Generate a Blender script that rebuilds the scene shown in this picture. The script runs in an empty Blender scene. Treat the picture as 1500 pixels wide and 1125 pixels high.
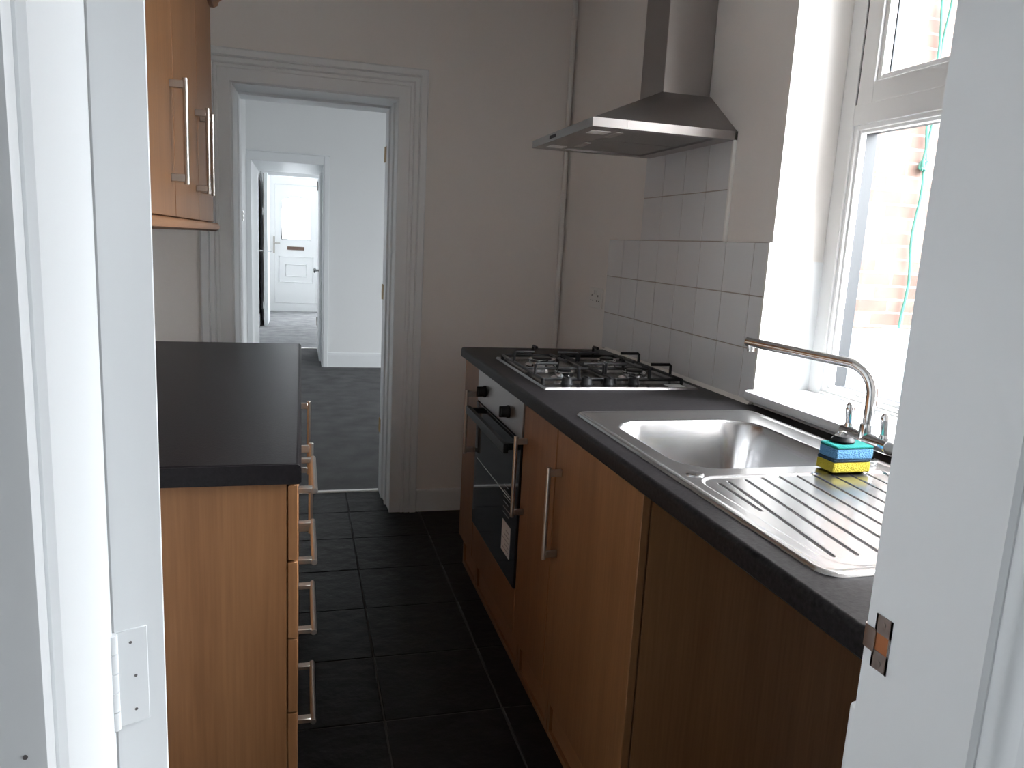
import bpy, bmesh, math, random
from mathutils import Vector, Matrix
random.seed(7)
PI = math.pi
S = bpy.context.scene
C = S.collection

# ------------------------------------------------------------------ materials
def mat(name, col, rough=.6, metal=0., bump=0., bscale=60., var=0., vscale=4., coat=0., stretch=None, spec=.5, aniso=0.):
    m = bpy.data.materials.new(name); m.use_nodes = True
    nt = m.node_tree; b = nt.nodes['Principled BSDF']
    b.inputs['Base Color'].default_value = (*col, 1); b.inputs['Roughness'].default_value = rough
    b.inputs['Metallic'].default_value = metal; b.inputs['Coat Weight'].default_value = coat
    b.inputs['Specular IOR Level'].default_value = spec
    b.inputs['Anisotropic'].default_value = aniso
    tc = nt.nodes.new('ShaderNodeTexCoord'); mp = nt.nodes.new('ShaderNodeMapping')
    nt.links.new(tc.outputs['Object'], mp.inputs['Vector'])
    if stretch: mp.inputs['Scale'].default_value = stretch
    if var:
        n = nt.nodes.new('ShaderNodeTexNoise'); n.inputs['Scale'].default_value = vscale; n.inputs['Detail'].default_value = 5
        nt.links.new(mp.outputs[0], n.inputs['Vector'])
        r = nt.nodes.new('ShaderNodeValToRGB')
        r.color_ramp.elements[0].position = .3; r.color_ramp.elements[1].position = .7
        r.color_ramp.elements[0].color = (*[c*(1-var) for c in col], 1); r.color_ramp.elements[1].color = (*[min(1, c*(1+var)) for c in col], 1)
        nt.links.new(n.outputs['Fac'], r.inputs['Fac']); nt.links.new(r.outputs[0], b.inputs['Base Color'])
    if bump:
        n2 = nt.nodes.new('ShaderNodeTexNoise'); n2.inputs['Scale'].default_value = bscale; n2.inputs['Detail'].default_value = 4
        nt.links.new(mp.outputs[0], n2.inputs['Vector'])
        bp = nt.nodes.new('ShaderNodeBump'); bp.inputs['Strength'].default_value = bump; bp.inputs['Distance'].default_value = .01
        nt.links.new(n2.outputs['Fac'], bp.inputs['Height']); nt.links.new(bp.outputs[0], b.inputs['Normal'])
    return m

def wood(name, dark, light, axis='z'):
    m = bpy.data.materials.new(name); m.use_nodes = True
    nt = m.node_tree; b = nt.nodes['Principled BSDF']; L = nt.links.new
    tc = nt.nodes.new('ShaderNodeTexCoord'); oi = nt.nodes.new('ShaderNodeObjectInfo')
    off = nt.nodes.new('ShaderNodeVectorMath'); off.operation = 'ADD'
    sc = nt.nodes.new('ShaderNodeVectorMath'); sc.operation = 'SCALE'; sc.inputs[0].default_value = (7.3, 3.1, 5.7)
    L(oi.outputs['Random'], sc.inputs['Scale']); L(tc.outputs['Object'], off.inputs[0]); L(sc.outputs[0], off.inputs[1])
    mp = nt.nodes.new('ShaderNodeMapping'); mp.inputs['Scale'].default_value = (1, 1, .035) if axis == 'z' else (1, .035, 1)
    L(off.outputs[0], mp.inputs['Vector'])
    n1 = nt.nodes.new('ShaderNodeTexNoise'); n1.inputs['Scale'].default_value = 14; n1.inputs['Detail'].default_value = 3; n1.inputs['Distortion'].default_value = .4
    n2 = nt.nodes.new('ShaderNodeTexNoise'); n2.inputs['Scale'].default_value = 170; n2.inputs['Detail'].default_value = 2
    L(mp.outputs[0], n1.inputs['Vector']); L(mp.outputs[0], n2.inputs['Vector'])
    mx = nt.nodes.new('ShaderNodeMix'); mx.data_type = 'FLOAT'; mx.inputs[0].default_value = .45
    L(n1.outputs['Fac'], mx.inputs[2]); L(n2.outputs['Fac'], mx.inputs[3])
    r = nt.nodes.new('ShaderNodeValToRGB'); r.color_ramp.elements[0].position = .36; r.color_ramp.elements[1].position = .64
    r.color_ramp.elements[0].color = (*dark, 1); r.color_ramp.elements[1].color = (*light, 1)
    L(mx.outputs[0], r.inputs['Fac']); L(r.outputs[0], b.inputs['Base Color'])
    b.inputs['Roughness'].default_value = .42; b.inputs['Specular IOR Level'].default_value = .2
    return m

def glass(name, tint=(1, 1, 1), gl=.06):
    m = bpy.data.materials.new(name); m.use_nodes = True; nt = m.node_tree
    for n in list(nt.nodes): nt.nodes.remove(n)
    o = nt.nodes.new('ShaderNodeOutputMaterial'); t = nt.nodes.new('ShaderNodeBsdfTransparent'); g = nt.nodes.new('ShaderNodeBsdfGlossy')
    t.inputs[0].default_value = (*tint, 1); g.inputs['Roughness'].default_value = .02
    fn = nt.nodes.new('ShaderNodeLayerWeight'); pw = nt.nodes.new('ShaderNodeMath'); pw.operation = 'POWER'; pw.inputs[1].default_value = 4
    fr = nt.nodes.new('ShaderNodeMath'); fr.operation = 'MULTIPLY_ADD'; fr.inputs[1].default_value = .6; fr.inputs[2].default_value = .03
    nt.links.new(fn.outputs['Facing'], pw.inputs[0]); nt.links.new(pw.outputs[0], fr.inputs[0])
    mx = nt.nodes.new('ShaderNodeMixShader')
    nt.links.new(fr.outputs[0], mx.inputs[0])
    nt.links.new(t.outputs[0], mx.inputs[1]); nt.links.new(g.outputs[0], mx.inputs[2]); nt.links.new(mx.outputs[0], o.inputs[0])
    return m

def brick_mat():
    m = bpy.data.materials.new('red_brick'); m.use_nodes = True
    nt = m.node_tree; b = nt.nodes['Principled BSDF']; L = nt.links.new
    tc = nt.nodes.new('ShaderNodeTexCoord'); sp = nt.nodes.new('ShaderNodeSeparateXYZ'); cb = nt.nodes.new('ShaderNodeCombineXYZ')
    L(tc.outputs['Object'], sp.inputs[0]); ad = nt.nodes.new('ShaderNodeMath'); L(sp.outputs['X'], ad.inputs[0]); L(sp.outputs['Y'], ad.inputs[1]); L(ad.outputs[0], cb.inputs['X']); L(sp.outputs['Z'], cb.inputs['Y'])
    br = nt.nodes.new('ShaderNodeTexBrick'); br.inputs['Scale'].default_value = 1
    br.inputs['Brick Width'].default_value = .225; br.inputs['Row Height'].default_value = .075; br.inputs['Mortar Size'].default_value = .006
    br.inputs['Color1'].default_value = (.056, .023, .015, 1); br.inputs['Color2'].default_value = (.075, .047, .035, 1); br.inputs['Mortar'].default_value = (.15, .14, .13, 1)
    br.inputs['Bias'].default_value = .1
    L(cb.outputs[0], br.inputs['Vector'])
    n = nt.nodes.new('ShaderNodeTexNoise'); n.inputs['Scale'].default_value = 9; n.inputs['Detail'].default_value = 6
    L(tc.outputs['Object'], n.inputs['Vector'])
    mx = nt.nodes.new('ShaderNodeMix'); mx.data_type = 'RGBA'; mx.blend_type = 'MULTIPLY'; mx.inputs[0].default_value = .7
    r = nt.nodes.new('ShaderNodeValToRGB'); r.color_ramp.elements[0].position = .32; r.color_ramp.elements[1].position = .6
    r.color_ramp.elements[0].color = (.45, .42, .42, 1); r.color_ramp.elements[1].color = (1, 1, 1, 1)
    L(n.outputs['Fac'], r.inputs['Fac']); L(br.outputs['Color'], mx.inputs[6]); L(r.outputs[0], mx.inputs[7]); L(mx.outputs[2], b.inputs['Base Color'])
    b.inputs['Roughness'].default_value = .9
    bp = nt.nodes.new('ShaderNodeBump'); bp.inputs['Strength'].default_value = .4; bp.inputs['Distance'].default_value = .01; bp.invert = True
    L(br.outputs['Fac'], bp.inputs['Height']); L(bp.outputs[0], b.inputs['Normal'])
    return m

M = {}
M['paint'] = mat('wall_emulsion', (.815, .785, .755), .85, bump=.05, bscale=45, var=.02, vscale=2)
M['paint_cool'] = mat('wall_white', (.80, .81, .81), .85, bump=.05, bscale=45)
M['gloss'] = mat('white_gloss', (.80, .82, .83), .38, bump=.10, bscale=9, stretch=(1, 1, .25))
M['upvc'] = mat('white_upvc', (.84, .85, .85), .3)
M['ceil'] = mat('ceiling_white', (.8, .79, .77), .9)
M['beech'] = wood('beech_laminate', (.155, .069, .027), (.205, .097, .041))
M['beech_h'] = wood('beech_laminate_horizontal', (.20, .093, .040), (.26, .126, .058), 'y')
M['edge'] = mat('beech_edge', (.55, .36, .2), .5)
M['white_board'] = mat('white_melamine', (.7, .69, .67), .5)
M['worktop'] = mat('speckled_worktop', (.0115, .0105, .0112), .42, spec=.08, bump=.03, bscale=220, var=.6, vscale=130)
M['worktop_l'] = mat('black_worktop', (.0105, .009, .010), .36, spec=.09, bump=.05, bscale=260, var=.25, vscale=150)
M['tile_floor'] = mat('slate_tile', (.0085, .0075, .0078), .45, spec=.11, bump=.55, bscale=14, var=.25, vscale=7)
M['grout_d'] = mat('floor_grout', (.045, .043, .042), .9)
M['tile_w'] = mat('white_glazed_tile', (.74, .75, .76), .16)
M['grout_w'] = mat('wall_grout', (.38, .34, .30), .9)
M['steel'] = mat('brushed_steel', (.19, .18, .18), .24, 1., bump=.03, bscale=300, stretch=(1, .04, 1))
M['steel_hood'] = mat('hood_steel', (.35, .33, .32), .33, 1., bump=.02, bscale=300, stretch=(1, .04, 1))
M['sink'] = mat('sink_steel', (.56, .56, .565), .25, 1., bump=.02, bscale=260, stretch=(1, .05, 1))
M['nickel'] = mat('satin_nickel', (.50, .475, .44), .3, 1.)
M['chrome'] = mat('chrome', (.72, .73, .74), .09, 1.)
M['brass'] = mat('brass', (.36, .22, .06), .4, 1.)
M['copper'] = mat('bare_timber', (.33, .11, .035), .7)
M['black'] = mat('black_enamel', (.010, .010, .011), .38, spec=.22)
M['black_glass'] = mat('oven_glass', (.008, .008, .010), .06, spec=.5)
M['plastic_b'] = mat('black_plastic', (.010, .010, .011), .5, spec=.25)
M['rubber'] = mat('black_rubber', (.010, .010, .011), .5, spec=.2)
M['gasket'] = mat('grey_gasket', (.008, .011, .014), .6)
M['dark'] = mat('dark_slot', (.01, .01, .01), .8)
M['pl_white'] = mat('white_plastic', (.78, .77, .74), .35)
M['sticker'] = mat('sticker_paper', (.55, .55, .55), .6)
M['print'] = mat('faded_print', (.22, .22, .22), .6)
M['sponge_y'] = mat('yellow_foam', (.80, .66, .06), .95, bump=.8, bscale=380)
M['sponge_b'] = mat('blue_foam', (.16, .42, .72), .95, bump=.8, bscale=380)
M['scour_g'] = mat('green_scourer', (.0, .27, .24), .95, bump=.9, bscale=600)
M['scour_d'] = mat('dark_scourer', (.015, .05, .09), .95, bump=.9, bscale=600)
M['carpet'] = mat('grey_carpet', (.125, .125, .127), 1., bump=.9, bscale=500, var=.22, vscale=6)
M['carpet_l'] = mat('pale_grey_carpet', (.31, .315, .325), 1., bump=.9, bscale=500, var=.2, vscale=6)
M['alu'] = mat('aluminium_strip', (.72, .71, .69), .3, 1.)
M['glass'] = glass('clear_glass')
M['brick'] = brick_mat()
M['render'] = mat('white_masonry_paint', (.15, .16, .165), .9, bump=.4, bscale=20, var=.06, vscale=5)
M['concrete'] = mat('yard_concrete', (.4, .39, .37), .95, bump=.4, bscale=30, var=.15)
M['rope'] = mat('green_rope', (.004, .06, .042), .7)
M['cable'] = mat('grey_cable', (.12, .11, .11), .6)
M['filter'] = mat('hood_filter', (.32, .31, .30), .35, 1., bump=.8, bscale=250)
M['gap_slot_brown'] = mat('gap_shade_and_slot_brown', (.16, .10, .075), .5)  # letter slot brown; also imitates the shade behind the inner door
# obscure glass of the front door: scatters the daylight behind it
m = bpy.data.materials.new('obscure_glass'); m.use_nodes = True
_b = m.node_tree.nodes['Principled BSDF']; _b.inputs['Transmission Weight'].default_value = 1; _b.inputs['Roughness'].default_value = .35; _b.inputs['IOR'].default_value = 1.1
M['obscure'] = m

# ------------------------------------------------------------------ mesh helpers
class MB:
    def __init__(s): s.bm = bmesh.new()
    def _xf(s, vs, mx):
        if mx is not None: bmesh.ops.transform(s.bm, matrix=mx, verts=vs)
    def box(s, x0, x1, y0, y1, z0, z1, bev=0., seg=2, mx=None):
        b2 = bmesh.new()
        bmesh.ops.create_cube(b2, size=1)
        for v in b2.verts:
            v.co = Vector(((x0+x1)/2+v.co.x*(x1-x0), (y0+y1)/2+v.co.y*(y1-y0), (z0+z1)/2+v.co.z*(z1-z0)))
        if bev: bmesh.ops.bevel(b2, geom=list(b2.edges), offset=min(bev, .49*min(abs(x1-x0), abs(y1-y0), abs(z1-z0))), segments=seg, affect='EDGES', profile=.5)
        if mx is not None: bmesh.ops.transform(b2, matrix=mx, verts=list(b2.verts))
        s._add(b2); return s
    def _add(s, b2):
        me = bpy.data.meshes.new('t'); b2.to_mesh(me); b2.free(); s.bm.from_mesh(me); bpy.data.meshes.remove(me)
    def cyl(s, p0, p1, r0, r1=None, n=24, bev=0.):
        r1 = r0 if r1 is None else r1
        p0, p1 = Vector(p0), Vector(p1); d = p1-p0
        b2 = bmesh.new()
        bmesh.ops.create_cone(b2, cap_ends=True, segments=n, radius1=r0, radius2=r1, depth=d.length)
        if bev:
            es = [e for e in b2.edges if len([f for f in e.link_faces if len(f.verts) > 4]) == 1]
            bmesh.ops.bevel(b2, geom=es, offset=bev, segments=2, affect='EDGES', profile=.5)
        q = d.to_track_quat('Z', 'Y').to_matrix().to_4x4()
        bmesh.ops.transform(b2, matrix=Matrix.Translation((p0+p1)/2) @ q, verts=list(b2.verts))
        s._add(b2); return s
    def tube(s, pts, r, n=12, closed=False, cap=True):
        pts = [Vector(p) for p in pts]; N = len(pts); rings = []
        up = None
        for i, p in enumerate(pts):
            a = pts[(i-1) % N] if (closed or i > 0) else p
            b = pts[(i+1) % N] if (closed or i < N-1) else p
            t = (b-a).normalized()
            if up is None: up = Vector((0, 0, 1)) if abs(t.z) < .9 else Vector((1, 0, 0))
            u = t.cross(up)
            if u.length < 1e-4: u = t.cross(Vector((0, 1, 0)))
            u.normalize(); w = u.cross(t).normalized(); up = w
            rr = r[i] if isinstance(r, (list, tuple)) else r
            rings.append([s.bm.verts.new(p+u*math.cos(k*2*PI/n)*rr+w*math.sin(k*2*PI/n)*rr) for k in range(n)])
        for i in range(N if closed else N-1):
            A, B = rings[i], rings[(i+1) % N]
            for k in range(n): s.bm.faces.new((A[k], A[(k+1) % n], B[(k+1) % n], B[k]))
        if cap and not closed:
            s.bm.faces.new(rings[0][::-1]); s.bm.faces.new(rings[-1])
        return s
    def lathe(s, prof, c, n=32, axis='z'):
        rings = []
        for r, h in prof:
            ring = []
            for k in range(n):
                a = k*2*PI/n; x, y = r*math.cos(a), r*math.sin(a)
                co = {'z': (x, y, h), 'x': (h, x, y), 'y': (x, h, y)}[axis]
                ring.append(s.bm.verts.new(Vector(c)+Vector(co)))
            rings.append(ring)
        for A, B in zip(rings, rings[1:]):
            for k in range(n): s.bm.faces.new((A[k], A[(k+1) % n], B[(k+1) % n], B[k]))
        s.bm.faces.new(rings[0][::-1]); s.bm.faces.new(rings[-1]); return s
    def prism(s, poly, axis, a0, a1, bev=0.):
        """poly: 2D points; extruded along axis from a0 to a1"""
        b2 = bmesh.new()
        def co(p, a): return {'x': (a, p[0], p[1]), 'y': (p[0], a, p[1]), 'z': (p[0], p[1], a)}[axis]
        A = [b2.verts.new(co(p, a0)) for p in poly]; B = [b2.verts.new(co(p, a1)) for p in poly]; n = len(poly)
        b2.faces.new(A[::-1]); b2.faces.new(B)
        for i in range(n): b2.faces.new((A[i], A[(i+1) % n], B[(i+1) % n], B[i]))
        if bev: bmesh.ops.bevel(b2, geom=list(b2.edges), offset=bev, segments=2, affect='EDGES', profile=.5)
        s._add(b2); return s
    def hull(s, bot, top):
        A = [s.bm.verts.new(p) for p in bot]; B = [s.bm.verts.new(p) for p in top]; n = len(A)
        s.bm.faces.new(A[::-1]); s.bm.faces.new(B)
        for i in range(n): s.bm.faces.new((A[i], A[(i+1) % n], B[(i+1) % n], B[i]))
        return s
    def quad(s, *ps): s.bm.faces.new([s.bm.verts.new(p) for p in ps]); return s
    def build(s, name, m, parent=None, label=None, smooth=True):
        bmesh.ops.recalc_face_normals(s.bm, faces=list(s.bm.faces))
        off = Vector((0, 0, 0)); p = parent
        while p is not None: off += p.location; p = p.parent
        if off.length: bmesh.ops.translate(s.bm, vec=-off, verts=list(s.bm.verts))
        me = bpy.data.meshes.new(name); s.bm.to_mesh(me); s.bm.free()
        me.materials.append(m)
        if smooth:
            for f in me.polygons: f.use_smooth = True
            me.set_sharp_from_angle(angle=math.radians(38))
        o = bpy.data.objects.new(name, me); C.objects.link(o)
        if smooth and len(me.vertices) < 20000:
            wn = o.modifiers.new('weighted_normals', 'WEIGHTED_NORMAL'); wn.keep_sharp = True; wn.weight = 90
        if parent is not None: o.parent = parent
        if label: o['label'] = label
        return o

def thing(name, label, cat, loc=(0, 0, 0), group=None, kind=None):
    o = bpy.data.objects.new(name, None); o.empty_display_size = .05; C.objects.link(o)
    o.location = loc; o['label'] = label; o['category'] = cat
    if group: o['group'] = group
    if kind: o['kind'] = kind
    return o
def tag(o, label, cat, group=None, kind=None):
    o['label'] = label; o['category'] = cat
    if group: o['group'] = group
    if kind: o['kind'] = kind
    return o
def struct(o, label, cat): return tag(o, label, cat, None, 'structure')

# ------------------------------------------------------------------ dimensions (metres)
XR, XL, YB, YN, ZC = 1.236, -.62, 3.602, .60, 2.52      # kitchen: right / left wall, far wall, near wall, ceiling
CAMZ = 1.317
WT = .91                                                 # worktop top
YT = 3.945                                               # far side of the far doorway
Y2 = 7.92; Y2B = 9.20                                    # wall of the middle room, back of the passage
YV = 12.2; YF = 13.73                                    # lobby header, front door
DL, DR, DH = -.282, .42, 1.93                            # far doorway
JL, JR = -.139, .559                                     # near doorway
WY0, WY1, WZ0, WZ1 = .66, 1.855, .925, 2.36             # kitchen window opening
XO = 1.475                                                # outer face of the outside wall

# ------------------------------------------------------------------ setting
# floor tiles
g = MB(); tl = .337; y0 = 1.932-tl*4; x0 = .565-tl*4
for i in range(7):
    for j in range(11):
        xa, xb = x0+i*tl, x0+(i+1)*tl; ya, yb = y0+j*tl, y0+(j+1)*tl
        xa = max(xa, XL); xb = min(xb, XR); ya = max(ya, .45); yb = min(yb, YT-.02)
        if xb-xa < .02 or yb-ya < .02: continue
        if ya >= YB-.02:
            xa, xb = max(xa, DL-.005), min(xb, DR+.005)
            if xb-xa < .02: continue
        g.box(xa+.0022, xb-.0022, ya+.0022, yb-.0022, -.02, 0, bev=.0022, seg=1)
fl = g.build('floor', M['tile_floor']); struct(fl, 'dark slate effect kitchen floor tiles between the two cabinet runs', 'floor')
g = MB(); g.box(XL, XR, .45, YB+.0, -.06, -.0022); g.box(DL-.01, DR+.01, YB, YT, -.06, -.0022)
g.build('grout', M['grout_d'], fl)

# kitchen walls
w = MB(); w.box(XL-.12, XL, YN-.13, YB, 0, ZC)
struct(w.build('wall_left', M['paint']), 'painted kitchen wall behind the black worktop and wall cabinets', 'wall')
w = MB()
w.box(XL-.12, DL-.02, YB, YT, 0, ZC); w.box(DR+.02, XR+.3, YB, YT, 0, ZC); w.box(DL-.02, DR+.02, YB, YT, DH+.02, ZC)
struct(w.build('wall_back', M['paint']), 'cream painted kitchen end wall around the far doorway', 'wall')
w = MB()
w.box(XR, XO, YN-.13, WY0, 0, ZC); w.box(XR, XO, WY1, YB, 0, ZC); w.box(XR, XO, WY0, WY1, 0, WZ0-.002); w.box(XR, XO, WY0, WY1, WZ1, ZC)
struct(w.build('wall_right', M['paint']), 'cream painted kitchen outside wall around the window and cooker hood', 'wall')
w = MB()
w.box(-2.2, JL-.03, YN-.13, YN, 0, ZC); w.box(JR+.03, 2.4, YN-.13, YN, 0, ZC); w.box(JL-.03, JR+.03, YN-.13, YN, 2.02, ZC)
struct(w.build('wall_near', M['paint']), 'wall of the near doorway the view looks through', 'wall')
w = MB(); w.box(XL-.12, XO, YN-.13, YT, ZC, ZC+.1)
struct(w.build('ceiling', M['ceil']), 'white kitchen ceiling over cabinets and hood', 'ceiling')

# wall tiles over the right worktop
g = MB(); th = .008
cols = [1.862, 1.93, 2.083, 2.236, 2.387, 2.54, 2.695, 2.848, 3.0]
rows = [WT+.002, 1.063, 1.213, 1.361]
def tile(ya, yb, za, zb): g.box(XR-th, XR+.001, ya+.0017, yb-.0017, za+.0013, zb-.0013, bev=.0016, seg=2)
for a, b in zip(cols, cols[1:]):
    for c, d in zip(rows, rows[1:]): tile(a, b, c, d)
for a, b in zip([2.097, 2.236, 2.387, 2.54], [2.236, 2.387, 2.54, 2.695]):
    tile(a, b, 1.361, 1.514); tile(a, b, 1.514, 1.667)
tw = g.build('wall_tiles', M['tile_w']); struct(tw, 'white splashback tiles above the hob and under the hood', 'tiles')
g = MB(); g.box(XR-.006, XR+.001, 1.862, 3.0, WT+.001, 1.361); g.box(XR-.006, XR+.001, 2.097, 2.695, 1.361, 1.667)
g.build('grout', M['grout_w'], tw)
g = MB(); g.box(XR-.013, XR, 2.088, 2.098, 1.361, 1.68, bev=.003); g.box(XR-.0085, XR, 1.8548, 1.8625, WT+.045, 1.361)
g.build('edge_trim', M['pl_white'], tw)
g = MB(); g.prism([(XR-.02, WT), (XR-.006, WT), (XR-.006, WT+.012)], 'y', 1.862, 2.95)
g.build('sealant', M['pl_white'], tw)

# skirtings in the kitchen
g = MB(); g.prism([(YB, 0), (YB-.018, 0), (YB-.018, .095), (YB-.012, .108), (YB, .11)], 'x', .552, XR)
struct(g.build('baseboard_back', M['gloss']), 'white skirting board on the end wall beside the far doorway', 'skirting board')

# far doorway: lining and architrave
def architrave(xa, xb, zt, wdt, y, sgn, name, label, m=None, step=1.):
    """moulded three-sided architrave lying on plane y, projecting towards sgn*y"""
    prof = [(0, 0), (0, .010), (.004, .014), (.052, .014), (.056, .019), (.066, .019), (.070, .014), (.076, .022), (.092, .022), (.096, .016), (.102, .026), (wdt-.006, .026), (wdt, .020), (wdt, 0)]
    k = wdt/.132
    bm = MB(); pts = []
    for u, h in prof:
        u = min(u*k if u < wdt-.01 else u, wdt)
        pts.append((u, h*step))
    path = [(xa, 0, -1, 0), (xa, zt, -1, 1), (xb, zt, 1, 1), (xb, 0, 1, 0)]
    rings = []
    for px, pz, ox, oz in path:
        rings.append([bm.bm.verts.new((px+ox*u, y+sgn*h, pz+oz*u)) for u, h in pts])
    for A, B in zip(rings, rings[1:]):
        for i in range(len(pts)-1): bm.bm.faces.new((A[i], A[i+1], B[i+1], B[i]))
    bm.bm.faces.new(rings[0]); bm.bm.faces.new(rings[-1])
    return struct(bm.build(name, m or M['gloss'], smooth=True), label, 'door frame')
a = architrave(DL-.006, DR-.003, DH+.004, .132, YB, -1, 'trim_1', 'wide moulded white architrave around the far kitchen doorway')
g = MB()
# right lining with a step (bead), left lining, head
g.prism([(DR+.02, YB), (DR, YB), (DR-.004, 3.70), (DR-.012, 3.705), (DR-.013, 3.73), (DR-.008, 3.735), (DR-.012, 3.80), (DR-.020, 3.805), (DR-.020, YT), (DR+.02, YT)], 'z', 0, DH)
g.prism([(DL-.02, YB), (DL, YB), (DL+.003, 3.80), (DL+.010, 3.805), (DL+.010, YT), (DL-.02, YT)], 'z', 0, DH)
g.prism([(YB, DH), (3.80, DH), (3.805, DH-.010), (YT, DH-.010), (YT, DH+.02), (YB, DH+.02)], 'x', DL-.02, DR+.02)
lin = g.build('door_frame', M['gloss'], a, label='white painted door lining with brass hinges')
for z0, z1 in ((1.685, 1.76), (1.015, 1.09), (.32, .395)):
    h = MB(); h.box(DR-.0225, DR-.019, 3.895, 3.938, z0, z1, bev=.001, seg=1); h.cyl((DR-.020, 3.942, z0), (DR-.020, 3.942, z1), .005, n=10)
    h.build('hinge', M['brass'], a, label='brass hinge left on the door lining')
g = MB(); g.prism([(YT-.028, 0), (YT-.022, .006), (YT-.002, .007), (YT+.006, 0)], 'x', DL, DR-.01)
struct(g.build('trim_2', M['alu']), 'metal threshold strip between floor tiles and dark carpet', 'threshold strip')

# ------------------------------------------------------------------ near doorway
g = MB()
g.prism([(JR, YN), (JR+.03, YN), (JR+.03, .462), (JR+.004, .462), (JR, .466)], 'z', 0, 2.0)
g.box(JR-.0, JR+.03, YN-.13, YN, 2.0, 2.02)
# camera side architrave: rounded bead then flat
g.prism([(JR+.006, .462), (JR+.006, .452), (JR+.010, .446), (JR+.018, .443), (JR+.03, .446), (JR+.034, .452), (JR+.075, .452), (JR+.085, .446), (JR+.10, .446), (JR+.10, .47), (JR+.03, .47)], 'z', 0, 2.05)
tr = g.build('trim_3', M['gloss']); struct(tr, 'white door jamb with latch plate, at the right edge of the view', 'door frame')
g = MB()   # strike plate with box and lip
g.box(JR-.0012, JR, .5855, .588, .917, .974); g.box(JR-.0012, JR, .5665, .5685, .917, .974)
g.box(JR-.0012, JR, .5665, .588, .955, .974); g.box(JR-.0012, JR, .5665, .588, .917, .936)
g.tube([(JR-.0008, .586, .946), (JR-.0008, .594, .946), (JR+.001, .600, .946), (JR+.005, .6035, .946)], .0012, n=6)
lip = [(JR-.0012, .585), (JR-.0014, .594), (JR-.0004, .5998), (JR+.003, .6025), (JR+.006, .6035), (JR+.006, .6045), (JR+.002, .6037), (JR-.0016, .6005), (JR-.0024, .594), (JR-.0024, .585)]
g.prism(lip, 'z', .933, .957)
for z in (.966, .925): g.cyl((JR-.0018, .577, z), (JR-.0008, .577, z), .003, n=12)
g.build('strike_plate', M['steel_hood'], tr, label='worn metal latch plate screwed to the jamb')
g = MB(); g.box(JR-.0006, JR+.0006, .5685, .5855, .936, .955); g.build('latch_mortice', M['copper'], tr, label='bare orange wood inside the latch hole')
g = MB()   # stub of the kitchen side architrave under the worktop
g.prism([(JR+.010, YN+.0), (JR+.007, YN+.012), (JR+.010, YN+.019), (JR+.018, YN+.022), (JR+.07, YN+.022), (JR+.07, YN)], 'z', 0, .855, bev=.004)
struct(g.build('trim_4', M['gloss']), 'short white stub of architrave cut off below the right worktop', 'door frame')
g = MB()
g.prism([(JL, YN), (JL, .482), (JL-.004, .478), (JL-.03, .478), (JL-.03, YN)], 'z', 0, 2.0)
g.prism([(JL-.006, .478), (JL-.004, .470), (JL-.006, .463), (JL-.014, .460), (JL-.026, .463), (JL-.032, .466), (JL-.075, .465), (JL-.085, .460), (JL-.11, .460), (JL-.11, .48), (JL-.03, .48)], 'z', 0, 2.05)
g.box(JL-.03, JR+.03, YN-.13, YN, 2.0, 2.02)
tr = g.build('trim_5', M['gloss']); struct(tr, 'white door jamb at the left edge of the view, the open door hinged on it', 'door frame')
g = MB(); g.cyl((JL-.0165, .4598, 1.006), (JL-.0165, .462, 1.006), .0014, n=10); g.build('screw', M['cable'], tr)
# open door leaf
A = Vector((-.139, .602, 0)); d = Vector((-.42, .9075, 0)).normalized(); e = Vector((d.y, -d.x, 0))
dr = thing('door_1', 'white painted near door standing open into the kitchen, seen on its hinge edge', 'door', (A.x, A.y, 0), kind='structure')
MX = Matrix(((e.x, d.x, 0, A.x), (e.y, d.y, 0, A.y), (0, 0, 1, 0), (0, 0, 0, 1)))   # local: x thickness, y along leaf
g = MB(); T = .038; Wd = .66
for za, zb in ((.008, .22), (.95, 1.13), (1.86, 1.98)): g.box(.0, T, .09, Wd-.09, za, zb, mx=MX)
for ya, yb in ((0, .09), (Wd-.09, Wd)): g.box(0, T, ya, yb, .008, 1.98, bev=.0012, seg=1, mx=MX)
g.box(0, T, .295, .365, .2, 1.9, mx=MX)
g.box(.012, T-.012, .05, Wd-.05, .2, 1.9, mx=MX)
g.build('door_leaf', M['gloss'], dr)
for zz in (.927, .25, 1.70):
    g = MB(); g.box(.001, .0245, -.0016, 0, zz, zz+.081, bev=.0006, seg=1, mx=MX)
    for k in range(5): g.cyl(MX @ Vector((-.001, -.003, zz+.0005+k*.0162)), MX @ Vector((-.001, -.003, zz+.0160+k*.0162)), .0038, n=12, bev=.0006)
    h = g.build('hinge', M['gloss'], dr)
    g = MB()
    for q, (u, z) in enumerate(((.012, .070), (.015, .041), (.0145, .012))): g.cyl(MX @ Vector((u, -.0019, zz+z)), MX @ Vector((u, -.0014, zz+z)), .0012, n=8)
    g.build('screw', M['cable'], h)
g = MB(); g.lathe([(.0, 0), (.026, 0), (.026, .006), (.010, .010), (.010, .03), (.024, .04), (.028, .052), (.022, .064), (0, .067)][1:-1], (0, 0, 0), n=24, axis='x')
bmesh.ops.transform(g.bm, matrix=MX @ Matrix.Translation((T, Wd-.06, .95)), verts=list(g.bm.verts))
g.build('door_knob', M['nickel'], dr)

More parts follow.
